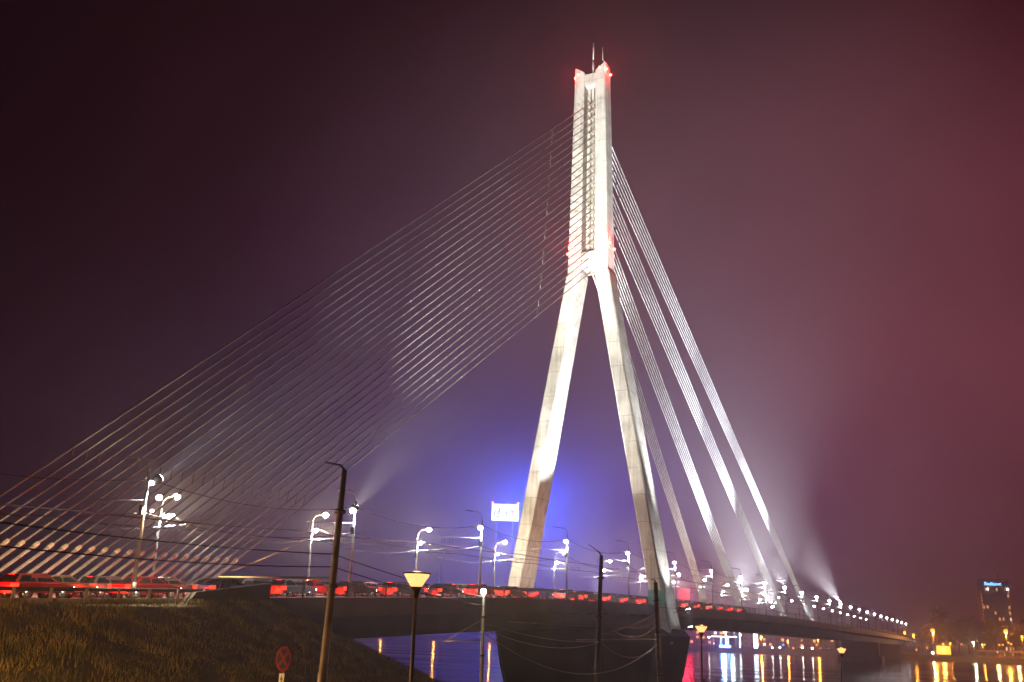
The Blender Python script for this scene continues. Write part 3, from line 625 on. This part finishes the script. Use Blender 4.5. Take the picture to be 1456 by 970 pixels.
# ------------------------------------------------------------------ traffic
def make_car(kind, paint, taillit):
    h, ln = {'hatchback': (1.48, 4.1), 'saloon': (1.45, 4.6), 'van': (2.05, 5.0)}[kind]; w_ = .88; hl = ln / 2
    r = thing('car', 'car', 'car')
    if kind == 'van': low = [(-hl, .35), (-hl, 1.15), (hl - .9, 1.15), (hl - .05, .98), (hl, .35)]; gh = [(-hl + .03, 1.15), (-hl + .12, h), (hl - 1.7, h), (hl - .85, 1.15)]
    elif kind == 'saloon': low = [(-hl, .38), (-hl + .03, .93), (-hl + .6, .98), (hl - 1.2, .95), (hl - .1, .78), (hl, .38)]; gh = [(-hl + .55, .97), (-hl + 1.25, h - .03), (hl - 2.1, h), (hl - 1.2, .95)]
    else: low = [(-hl, .38), (-hl + .03, .95), (hl - 1.05, .95), (hl - .1, .8), (hl, .38)]; gh = [(-hl + .1, .95), (-hl + .45, h - .04), (hl - 1.9, h), (hl - 1.05, .95)]
    q = MB(); n = len(low)
    vs = []
    for x_, ins in ((-w_, .06), (-w_ + .07, 0), (w_ - .07, 0), (w_, .06)):
        cy = 0
        for y_, z_ in low: vs.append((x_, y_ * (1 - ins * .5), z_ - (ins * .6 if z_ > .5 else -ins)))
    fs = [(j * n + i, j * n + (i + 1) % n, (j + 1) * n + (i + 1) % n, (j + 1) * n + i) for j in range(3) for i in range(n)] + [tuple(range(n))[::-1], tuple(3 * n + i for i in range(n))]
    q.add(vs, fs)
    y0, y1 = -hl * .6, hl * .62
    b = part('body', q, 'car_' + paint, r)
    part('cabin', MB().hexa([(-w_ + .07, gh[0][0], gh[0][1]), (w_ - .07, gh[0][0], gh[0][1]), (w_ - .07, gh[3][0], gh[3][1]), (-w_ + .07, gh[3][0], gh[3][1])],
                            [(-w_ + .22, gh[1][0], gh[1][1]), (w_ - .22, gh[1][0], gh[1][1]), (w_ - .22, gh[2][0], gh[2][1]), (-w_ + .22, gh[2][0], gh[2][1])]), 'car_' + paint, r)
    zb, zt = gh[0][1], gh[1][1]
    def lerp(a, c, k): return a + (c - a) * k
    for sx in (-1, 1):
        k0, k1 = .12, .82
        pts = []
        for (k, ya, yb) in ((k0, lerp(gh[0][0], gh[1][0], k0) + .22, lerp(gh[3][0], gh[2][0], k0) - .2), (k1, lerp(gh[0][0], gh[1][0], k1) + .2, lerp(gh[3][0], gh[2][0], k1) - .12)):
            x_ = sx * (lerp(w_ - .07, w_ - .22, k) + .006); z_ = lerp(zb, zt, k); pts += [(x_, ya, z_), (x_, yb, z_)]
        ym = (pts[0][1] + pts[1][1]) / 2
        for (a, c) in ((0, .47), (.53, 1)):
            p4 = [(pts[0][0], lerp(pts[0][1], pts[1][1], a), pts[0][2]), (pts[0][0], lerp(pts[0][1], pts[1][1], c), pts[0][2]), (pts[2][0], lerp(pts[2][1], pts[3][1], c), pts[2][2]), (pts[2][0], lerp(pts[2][1], pts[3][1], a), pts[2][2])]
            part('side_window', MB().add(p4, [(0, 1, 2, 3)]), 'glass', r)
    for nm, A, B, o in (('rear_window', gh[0], gh[1], -.008), ('windscreen', gh[3], gh[2], .008)):
        p4 = [(sx * lerp(w_ - .07, w_ - .22, k) * .86, lerp(A[0], B[0], k) + o, lerp(A[1], B[1], k) + .004) for k, sxs in ((.15, (-1, 1)), (.88, (1, -1))) for sx in sxs]
        part(nm, MB().add(p4, [(0, 1, 2, 3)]), 'glass', r)
    for sx in (-1, 1):
        for y_ in (-hl + .8, hl - .85):
            wl = part('wheel', MB().lathe([(.28, -.1), (.33, -.08), (.33, .08), (.28, .1)], (0, 0, 0), 18, 'x'), 'tyre', r, loc=(sx * (w_ - .1), y_, .33))
            part('rim', MB().lathe([(.2, -.105), (.21, .105)], (0, 0, 0), 12, 'x'), 'rim', wl)
        part('tail_light', MB().box(sx * (w_ - .13) - .14, sx * (w_ - .13) + .145, -hl - .02, -hl + .3, .66, .92), 'tail', r)
        part('headlight', MB().box(sx * (w_ - .2) - .14, sx * (w_ - .2) + .14, hl - .14, hl + .01, .6, .74), 'head', r)
    part('brake_light', MB().box(-.25, .25, gh[1][0] - .03, gh[1][0] + .01, gh[1][1] - .06, gh[1][1] - .02), 'tail', r)
    if taillit: lamp('tail_glow', r, (0, -hl - .35, .55), 270, (1, .012, .003), radius=.3)
    else: lamp('beam_glow', r, (0, hl + .4, .65), 160, (1, .85, .6), radius=.3)
    return r
kinds = ['hatchback', 'saloon', 'hatchback', 'saloon', 'saloon', 'hatchback', 'saloon']; paints = ['grey', 'black', 'red', 'maroon', 'blue', 'silver', 'brown']
protoN = [make_car(k, p, True) for k, p in zip(kinds, paints)]; protoF = [make_car(k, p, False) for k, p in zip(kinds[:5], paints[:5])]
usedN = [0] * 7; usedF = [0] * 5; seen = {}
def where(s):
    k = min(range(len(posts_near)), key=lambda i: abs(posts_near[i] - s)); d = s - posts_near[k]
    return ('just short of' if d < -3.7 else ('just past' if d > 3.7 else 'level with')), ORD[k]
def put(protos, used, i, t, s, lane, lights, turn):
    r = protos[i] if not used[i] else copy_tree(protos[i]); used[i] += 1
    slope = (zd(s + 3) - zd(s - 3)) / 6
    r.location = br(t, s, zd(s) + .012); r.rotation_euler = (math.atan(slope) * (1 if not turn else -1), 0, -BA + turn)
    a, o = where(s); lb = '%s %s, %s, %s the near lamp post %s' % (paints[i], kinds[i], lane, a, o)
    assert lb not in seen, lb
    seen[lb] = 1; r['label'] = lb; r['category'] = 'van' if kinds[i] == 'van' else 'car'; r['group'] = 'vehicles driving across the bridge'
i = 0
for lane, t, st, off in (('kerb lane', 8.0, 7.4, -121), ('middle near lane', 5.5, 8.1, -118.0), ('inner near lane', 2.6, 9.7, -115.0)):
    s = off
    while s < (70 if lane == 'kerb lane' else 60):
        for tr in range(7):
            a, o = where(s); lb = '%s %s, %s, %s the near lamp post %s' % (paints[i % 7], kinds[i % 7], lane, a, o)
            if lb not in seen: break
            i += 1
        put(protoN, usedN, i % 7, t + random.uniform(-.15, .15), s, lane, 'tail lights', 0.0); i += 1
        s += st + random.uniform(-.4, .9)
i = 0
for lane, t, st, off in (('far carriageway', -4.0, 17, -88),):
    s = off
    while s < 100: put(protoF, usedF, i % 5, t, s, lane, 'headlights', math.pi); i += 1; s += st

# ------------------------------------------------------------------ far bank: lamps, screens, buildings, trees
def far_lamp(label, x, y, dist, power, mk='orange', col=(1, .32, .03), rad=.7, group='lamps along the far bank'):
    top = pix(x, y, dist); base = Vector((top.x, top.y, 3.0)); h = top.z - 3.0
    p = thing('street_lamp', label, 'street lamp', base, 0, group)
    part('pole', MB().tube([(0, 0, 0), (0, 0, h - .3)], [.16, .1], 8), 'pole', p)
    part('lamp_arm', MB().tube([(0, 0, h - .4), (-.3, .2, h + .1)], .07, 6), 'pole', p)
    g_ = part('lamp_globe', MB().ball((0, 0, 0), rad, 12), mk, p, loc=(0, 0, h))
    if power: lamp('lamp_light', g_, (0, -.3, -rad - .35), power, col, radius=.3)
FL = [(1326, 897, 535, 26000, 1.0, 'brightest orange lamp left of the far trees at the right'), (1430, 898, 530, 26000, 1.0, 'bright orange lamp at the far right edge among the trees'),
      (1286, 899, 600, 5000, .7, 'orange lamp by the far end of the bridge deck'), (1299, 903, 600, 5000, .7, 'orange lamp just right of the far end of the bridge'),
      (1270, 914, 560, 4000, .6, 'low orange lamp under the far end of the bridge'), (1341, 916, 560, 2500, .5, 'small orange lamp above the lit orange board'),
      (1351, 915, 560, 2500, .5, 'small pale orange lamp right of the lit orange board'), (1397, 917, 560, 2500, .5, 'small double orange lamp left of the awnings'),
      (1029, 897, 565, 7000, .7, 'orange lamp under the bridge beside the blue-lit stand'), (1072, 910, 560, 9000, .5, 'orange lamp under the bridge left of the pale facade'),
      (1082, 905, 558, 15000, .6, 'strong orange lamp under the bridge at the left end of the arcaded facade'), (1120, 911, 556, 8000, .5, 'orange lamp in front of the arcaded facade'),
      (1163, 907, 556, 14000, .6, 'orange lamp by the distant bridge pier, strongly mirrored in the river'), (543, 884, 640, 8000, .6, 'orange lamp hidden behind the bridge deck, left of the cup lamp'),
      (618, 886, 640, 8000, .6, 'orange lamp hidden behind the bridge deck, right of the cup lamp'), (697, 888, 640, 6000, .6, 'orange lamp hidden behind the bridge deck by the pier'),
      (478, 882, 640, 3500, .6, 'orange lamp hidden behind the bridge deck at the grassy slope'), (1453, 905, 560, 6000, .6, 'orange lamp cut by the right edge of the photo')]
for x, y, d, pw, rad, lb in FL: far_lamp(lb, x, y, d, pw * .65, rad=rad)
far_lamp('small greenish white lamp between the far trees', 1384, 914, 560, 2500, 'w_warm', (.9, 1, .6), .45)
far_lamp('small white lamp low in front of the orange board', 1326, 928, 535, 1200, 'w_warm', (1, .9, .7), .35)

for k, (x, y, c_) in enumerate(((1015, 915, 'orange'), (1008, 906, 'w_warm'), (1053, 903, 'w_warm'), (1098, 921, 'w_warm'), (1109, 921, 'w_warm'), (1128, 922, 'orange'), (1141, 921, 'w_warm'), (1155, 922, 'w_warm'), (1161, 917, 'orange'), (1318, 921, 'orange'), (1367, 916, 'orange'), (1400, 917, 'orange'), (1421, 917, 'orange'), (1426, 917, 'orange'), (1434, 914, 'orange'), (1438, 916, 'orange'), (1303, 924, 'orange'), (1274, 919, 'orange'))):
    far_lamp('small low quay light, %s' % ['under the bridge left of the blue pavilion', 'above the low hotel-like building', 'high behind the glowing gate', 'in front of the parked cars, leftmost', 'in front of the arcaded facade, left of its middle', 'in front of the arcaded facade, right of its middle', 'over the right end of the parked cars', 'next to the distant pier, lower one', 'next to the distant pier, upper one', 'left of the brightest orange lamp pole foot', 'between the orange board and the awnings', 'just left of the long awning', 'above the long awning, left one of a pair', 'above the long awning, right one of a pair', 'above the awning gap', 'above the right-hand awning', 'below the far end of the deck, right one', 'below the far end of the deck, left one'][k], x, y, 548, 0, c_, rad=.38)

def screen(name, label, x0, x1, y0, y1, dist, mk, text=None, power=0, col=(1, 1, 1)):
    c = pix((x0 + x1) / 2, (y0 + y1) / 2, dist); wd = (x1 - x0) / F * dist * 1.01; ht = (y1 - y0) / F * dist * 1.03
    az = -math.atan2(c.x, c.y); base = Vector((c.x, c.y, 3))
    g_ = thing(name, label, 'billboard', base, az); z = c.z - 3
    f2 = part('frame', MB().box(-wd / 2 - .5, wd / 2 + .5, .1, 1.6, z - ht / 2 - .5, z + ht / 2 + .5), 'dark', g_)
    part('screen_face', MB().box(-wd / 2, wd / 2, -.1, .095, z - ht / 2, z + ht / 2), mk, g_)
    q = MB()
    for sx in (-.35, .35): q.tube([(sx * wd, 1, 0), (sx * wd * .8, 1, z - ht / 2)], [.7, .45], 8)
    part('mast', q, 'pole', g_)
    if power: lamp('screen_light', g_, (0, -22, z), power, col, radius=4)
    return g_, wd, ht, z
D1 = 760
g_, wd, ht, z = screen('billboard', 'bright white screen on a mast left of the left pylon leg', 699.5, 737, 717.5, 740, D1, 'screen_w', power=30 * K, col=(.6, .75, 1))
for tx, px in (('e', -.32), ('l', -.22), ('u', -.03)):
    o = obj('screen_letter', text_mesh(tx, 11.5, .05, M['ink'], 'screen_letter'), g_, (px * wd, -.2, z - .5)); o.rotation_euler = (R(90), 0, 0)
hh = [(0, -1.6), (1.9, .4), (1.8, 1.3), (1, 1.7), (.1, 1.1), (-.9, 1.7), (-1.8, 1.3), (-1.9, .4)]
part('screen_heart', MB().prism([(a + wd * .27, b + z + .3) for a, b in hh], -.25, -.15, 'y'), 'heart', g_)
for sx in (-1, 1): part('corner_beacon', MB().ball((sx * wd * .47, .6, z + ht / 2 + 1.1), .7, 8), 'red_lamp', g_)
g_, wd, ht, z = screen('billboard', 'blue-lit screen mostly hidden behind the left pylon leg', 752, 766, 716, 741, D1 + 4, 'screen_b', power=1250 * K, col=(.004, .075, 1))
# red neon box behind the stays
g_, wd, ht, z = screen('neon_sign', 'red glowing sign seen through the stays right of the right pylon leg', 966, 980, 838, 852, 640, 'neonred', power=40 * K, col=(1, .02, .04))

wm = {}
def building(label, t, s, w_, d_, h, floors, cols, litp, mk='facade', top=None, name='building', turn=0.0, gable=False, litkey='winlit'):
    b = bthing(name, label, 'building', t, s, 3.0, 'buildings on the far bank', turn)
    part('wall', MB().box(-w_ / 2, w_ / 2, 0, d_, 0, h), mk, b)
    if gable: part('roof', MB().prism([(-.6, h + .01), (d_ + .6, h + .01), (d_ / 2, h + d_ * .32)], -w_ / 2 - .4, w_ / 2 + .4, 'x'), 'roof', b)
    else: part('roof', MB().box(-w_ / 2 - .3, w_ / 2 + .3, -.3, d_ + .3, h + .01, h + .5), 'roof', b)
    rf = b.children[-1]
    part('chimney', MB().box(w_ * .2, w_ * .2 + 1, d_ * .5, d_ * .5 + 1, h + .5, h + d_ * .32 + 1.2), 'roof', rf)
    ww, wh = w_ / cols * .42, (h - 1) / floors * .5
    key = (round(ww, 2), round(wh, 2))
    if key not in wm: wm[key] = [MB().box(-ww / 2, ww / 2, -.06, .0, 0, wh).mesh('window', M[k_]) for k_ in ('win', 'winlit', 'winlit2')]
    for i in range(cols):
        for j in range(floors):
            lt = random.random() < litp; mi = 0 if not lt else (2 if random.random() < .25 else 1)
            obj('window', wm[key][mi], b, (-w_ / 2 + (i + .5) * w_ / cols, -.005, .8 + j * (h - 1) / floors))
    return b
def dirt(x, s):                          # t where a viewing direction meets the line s
    d = pix(x, 900, 1.0) - CAM; k = ((P0 + U * s - CAM).dot(U)) / d.dot(U); return ts(CAM + d * k)[0]
BL = [(1000, 470, 34, 9.5, 3, 9, .35, 'facade', 1, 'low hotel-like building under the bridge right of the pylon pier with a lit top floor'),
      (1048, 480, 30, 8.5, 2, 8, .3, 'facade2', 0, 'dark building behind the white-lit gate under the bridge'),
      (1108, 465, 44, 9.5, 3, 12, .25, 'facade2', 0, 'arcaded reddish building under the bridge'),
      (1150, 475, 30, 8.0, 2, 8, .4, 'facade', 1, 'pale building beside the distant bridge pier'),
      (930, 500, 50, 12, 3, 12, .2, 'facade', 1, 'long building behind the pylon pier'),
      (850, 520, 60, 12, 3, 12, .2, 'facade2', 0, 'long low building seen below the deck through the wires'),
      (760, 540, 60, 12, 3, 12, .2, 'facade', 1, 'building behind the deck left of the dark pole'),
      (1225, 480, 24, 6.5, 2, 6, .3, 'facade2', 0, 'small building behind the distant bridge pier')]
for x, s, w_, h, fl, co, lp, mk, gb, lb in BL: building(lb, dirt(x, s), s, w_, 12, h, fl, co, lp, mk, gable=bool(gb))
# hotel tower
HT = pix(1413, 824, 1050); t_, s_ = ts(HT); hh_ = HT.z - 3
ht_ = building('tall dark hotel tower with scattered lit windows and a blue sign on top', t_, s_, 25, 18, hh_, 12, 8, .22, 'facade', name='hotel_tower', turn=R(10))
me = text_mesh('Radisson', 5.2, .1, M['neonblue'], 'roof_sign'); o = obj('roof_sign', me, ht_, (-1.5, -.7, hh_ - 4.2)); o.rotation_euler = (R(90), 0, 0); o.scale = (.8, .8, 1)
q = MB()
for k in range(15): q.ball((-12.4, -.5, 8 + k * (hh_ - 22) / 14), .42, 6)
part('light_string', q, 'orange', ht_)['label'] = 'vertical string of orange lights down the left edge'
part('roof_lamp', MB().ball((11, -.6, hh_ - 9), .8, 8), 'w_warm', ht_); part('roof_lamp', MB().ball((-6, -.6, hh_ - 9), .6, 8), 'w_warm', ht_)
# quay things
def blue_stand():
    c = pix(1030, 915, 548); g_ = thing('light_pavilion', 'small blue-lit pavilion with a glowing frame on the far quay', 'pavilion', (c.x, c.y, 2.6), -BA)
    part('roof', MB().box(-7, 7, 0, 5, 5.4, 5.9), 'roof', g_)
    for sx in (-6, -2, 2, 6): part('post', MB().tube([(sx, .3, 0), (sx, .3, 5.4)], .15, 6), 'neonblue' if abs(sx) < 3 else 'steel', g_)
    part('glow_strip', MB().box(-6.9, 6.9, -.15, -.02, 5.45, 5.8), 'neonwhite', g_)
    part('counter', MB().box(-3, 3, .8, 1.6, 0, 1.3), 'neonblue', g_)
    lamp('pavilion_light', g_, (0, -2, 3), 22000, (.12, .3, 1), radius=1.2)
blue_stand()
c = pix(1042, 912, 556); g_ = thing('light_gate', 'white glowing gate frame right of the blue pavilion', 'gate', (c.x, c.y, 2.8), -BA)
part('frame', MB().box(-4, -3.6, 0, .4, 0, 8).box(3.6, 4, 0, .4, 0, 8).box(-4, 4, 0, .4, 8, 8.4), 'neonwhite', g_); lamp('gate_light', g_, (0, -1.5, 6), 9000, (.5, .85, 1), radius=1)
c = pix(1074.5, 912, 556); g_ = thing('advertising_column', 'white glowing column at the left end of the arcaded building', 'column', (c.x, c.y, 2.8), -BA)
part('column_body', MB().lathe([(1, 0), (1.1, .6), (1.1, 8), (.8, 8.6)], (0, 0, 0), 14), 'neonwhite', g_)
c = pix(1341.5, 924, 540); g_ = thing('billboard', 'lit orange board low on the far quay left of the trees', 'billboard', (c.x, c.y, 2.4), -BA)
part('screen_face', MB().box(-3.2, 3.2, -.1, 0, 1.0, 4.9), 'orange_board', g_); part('frame', MB().box(-3.4, 3.4, .01, .4, .8, 5.1), 'dark', g_)
for sx in (-2.5, 2.5): part('post', MB().tube([(sx, .2, 0), (sx, .2, 1)], .15, 6), 'dark', g_)
lamp('board_light', g_, (0, -1.5, 3), 4000, (1, .42, .08), radius=1)
for x, lb, n in ((1418, 'long pale awning stall left of the bright right-hand lamp', 9), (1447, 'pale awning stall at the right edge of the far quay', 6)):
    c = pix(x, 930, 540); g_ = thing('market_stall', lb, 'stall', (c.x, c.y, 2.5), -BA, 'awning stalls on the far quay')
    part('awning', MB().prism([(0, 3.0), (3.5, 3.6), (7, 3.0), (7, 2.85), (3.5, 3.4), (0, 2.85)], -n, n, 'x'), 'awning', g_)
    for sx in (-n + .3, -n / 3, n / 3, n - .3): part('post', MB().tube([(sx, .2, 0), (sx, .2, 2.9)], .09, 6), 'steel', g_)
    part('counter', MB().box(-n + .5, n - .5, 1, 1.8, 0, 1.1), 'facade2', g_)
    lamp('stall_light', g_, (0, 2.5, 2.5), 6000, (1, .42, .1), radius=.6)
for i, (x, y, lb) in enumerate(((1262, 909, 'left'), (1180, 922, 'middle'))): pass
# quay cars parked on the far bank
pc = make_car('hatchback', 'silver', False)
for ch in list(pc.children):
    if ch.type == 'LIGHT': bpy.data.objects.remove(ch)
for k, (x, lb) in enumerate(((1105, 'parked silver car on the far quay in front of the arcaded building'), (1122, 'parked silver car on the far quay below the orange lamp'), (1138, 'parked silver car on the far quay right of the arcaded building'), (1150, 'parked silver car on the far quay beside the distant pier'))):
    r = pc if k == 0 else copy_tree(pc); c = pix(x, 925, 540); t_, s_ = ts(c); r.location = br(t_, 438, 3.05); r.rotation_euler = (0, 0, -BA + R(90 + 180)); r['label'] = lb; r['category'] = 'car'; r['group'] = 'cars parked on the far quay'
# far bank church spire
c = pix(629, 772, 1100); g_ = thing('church_spire', 'faint thin church spire in the mist left of the pylon', 'church', (c.x, c.y, 3))
hz_ = c.z - 3
part('tower', MB().hexa([(-6, -6, 0), (6, -6, 0), (6, 6, 0), (-6, 6, 0)], [(-5, -5, hz_ * .5), (5, -5, hz_ * .5), (5, 5, hz_ * .5), (-5, 5, hz_ * .5)]), 'facade2', g_)
part('spire', MB().lathe([(4.8, hz_ * .5), (4.2, hz_ * .56), (2.6, hz_ * .6), (2.6, hz_ * .68), (1.2, hz_ * .74), (.1, hz_)], (0, 0, 0), 12), 'roof', g_)

def make_tree(seed, h, wd, dens):
    rd = random.Random(seed); t = thing('tree', 'tree', 'tree')
    q = MB(); q.tube([(0, 0, 0), (.1, 0, h * .25), (-.1, .1, h * .55), (0, 0, h * .85)], [h * .022, h * .017, h * .01, .04], 8)
    tips = []
    for k in range(16):
        a = rd.uniform(0, 6.28); z0 = h * rd.uniform(.2, .7); ln = wd * rd.uniform(.5, 1) * (1 - .5 * z0 / h)
        p1 = Vector((math.cos(a) * ln * .5, math.sin(a) * ln * .5, z0 + h * .1)); p2 = Vector((math.cos(a) * ln, math.sin(a) * ln, z0 + h * rd.uniform(.15, .3)))
        q.tube([(0, 0, z0), p1, p2], [h * .008, h * .005, .03], 5); tips += [p1, p2, (p1 + p2) / 2]
        for _ in range(3):
            p3 = p2 + Vector((rd.uniform(-1, 1), rd.uniform(-1, 1), rd.uniform(0, 1.4))) * wd * .25; q.tube([p2.lerp(p1, rd.random()), p3], [.06, .02], 4); tips.append(p3)
    part('trunk', q, 'bark', t)
    q = MB(); vs = []; fs = []
    for p in tips:
        if rd.random() < .12: continue
        for _ in range(dens):
            c = p + Vector((rd.gauss(0, 1), rd.gauss(0, 1), rd.gauss(0, .8))) * wd * .11; a = Vector((rd.uniform(-1, 1), rd.uniform(-1, 1), rd.uniform(-1, 1))).normalized(); b = a.orthogonal().normalized(); sz = rd.uniform(.15, .34)
            o = len(vs); vs += [c + a * sz, c + b * sz, c - a * sz, c - b * sz]; fs.append((o, o + 1, o + 2, o + 3))
    q.add(vs, fs); part('crown', q, 'leaf', t); return t
protoT = [make_tree(1, 20, 8, 70), make_tree(2, 17, 7, 64), make_tree(3, 22, 7.5, 60)]; usedT = [0, 0, 0]
def put_tree(i, x, s, sc_, rz, lb):
    r = protoT[i] if not usedT[i] else copy_tree(protoT[i]); usedT[i] += 1
    t_ = dirt(x, s); r.location = br(t_, s, 2.9); r.scale = (sc_, sc_, sc_ * random.uniform(.92, 1.05)); r.rotation_euler = (0, 0, rz); r['label'] = lb; r['category'] = 'tree'; r['group'] = 'dark trees on the far bank'
TR = [(1309, 495, .62, 'small dark tree just right of the far end of the bridge'), (1322, 480, .85, 'dark tree behind the brightest orange lamp'), (1334, 490, 1.06, 'tallest tree of the left-hand clump on the far bank'), (1349, 478, .98, 'dark tree above the lit orange board'),
      (1362, 492, .95, 'dark tree right of the lit orange board, rear row'), (1375, 480, .86, 'dark tree left of the hotel tower'), (1388, 495, .92, 'dark tree directly below the left edge of the hotel tower'), (1401, 482, .82, 'dark tree in front of the hotel tower, left half'),
      (1414, 494, .88, 'dark tree in front of the hotel tower, right half'), (1427, 484, .84, 'dark tree behind the bright right-hand lamp'), (1440, 492, .9, 'dark tree right of the hotel tower'), (1455, 482, .88, 'dark tree cut by the right edge'), (1470, 490, .95, 'dark tree beyond the right edge')]
for k, (x, s, sc_, lb) in enumerate(TR): put_tree(k % 3, x, s, sc_, k * 1.3, lb)

# bare shrubs on the near shore at the bottom of the frame
def make_shrub(seed):
    rd = random.Random(seed); t = thing('shrub', 'shrub', 'shrub'); q = MB()
    for k in range(46):
        a = rd.uniform(0, 6.28); l = rd.uniform(.7, 1.25); sp_ = rd.uniform(.05, .55); p0 = Vector((math.cos(a) * .12, math.sin(a) * .12, 0)); p1 = Vector((math.cos(a) * sp_ * .7, math.sin(a) * sp_ * .7, l * .6)); p2 = Vector((math.cos(a) * sp_ * 1.5, math.sin(a) * sp_ * 1.5, l))
        q.tube([p0, p1, p2], [.02, .014, .006], 4)
        q.tube([p1, p1 + Vector((rd.uniform(-.3, .3), rd.uniform(-.3, .3), .35))], [.01, .004], 4)
    part('twigs', q, 'bark', t); return t
sh = make_shrub(5)
for k, (x, d, sc_, y) in enumerate(((975, 66, 1.0, 962), (1003, 68, 1.2, 955), (1030, 67, 1.0, 960), (1058, 66, .9, 962), (1095, 68, .9, 964))):
    r = sh if k == 0 else copy_tree(sh); c = pix(x, y, d); g0 = gz(c); r.location = (c.x, c.y, g0 - .05); k_ = (c.z - g0) / 1.25; r.scale = (k_ * .8, k_ * .8, k_); r.rotation_euler = (0, 0, k * 1.7)
    r['label'] = ['bare shrub beside the right end of the pylon pier', 'bare shrub right in front of the cup-headed lamp by the pier', 'bare shrub under the blue reflection', 'bare shrub left of the orange reflections', 'bare shrub below the strongest orange reflection'][k]; r['category'] = 'shrub'; r['group'] = 'bare shrubs on the near shore'

# grass on the embankment
rd = random.Random(3); vs = []; fs = []
for k in range(80000):
    s = rd.uniform(-124, -70); t = 12.9 + 17 * rd.random() ** 1.1
    if math.sin(t * 1.3 + s * .7) + math.sin(s * 1.9 - t * .6) + rd.gauss(0, .9) < -.5: continue
    z = ground_h(t, s); h = rd.uniform(.1, .38) * (1.0 + .4 * math.sin(t * .9) * math.sin(s * 1.1)); a = rd.uniform(0, 3.14); w2 = .025; dx, dy = math.cos(a) * w2, math.sin(a) * w2; lx, ly = rd.gauss(0, .07), rd.gauss(0, .07)
    o = len(vs); vs += [(t - dx, s - dy, z - .03), (t + dx, s + dy, z - .03), (t + lx, s + ly, z + h)]; fs.append((o, o + 1, o + 2))
me = MB().add(vs, fs).mesh('grass', M['blade'])
tag(obj('grass', me, None, br(0, 0, 0), -BA), 'rough grass covering the embankment slope', 'grass', kind='stuff')

# ------------------------------------------------------------------ render settings
vs_ = sc.view_settings; vs_.view_transform = 'Standard'; vs_.look = 'None'; vs_.exposure = 0; vs_.gamma = 1; vs_.use_curve_mapping = False
sc.render.engine = 'CYCLES'
cy = sc.cycles; cy.max_bounces = 4; cy.diffuse_bounces = 2; cy.glossy_bounces = 2; cy.volume_bounces = 0; cy.transmission_bounces = 2
cy.sample_clamp_indirect = 4; cy.sample_clamp_direct = 0; cy.use_denoising = True; cy.use_adaptive_sampling = True; cy.adaptive_threshold = .02
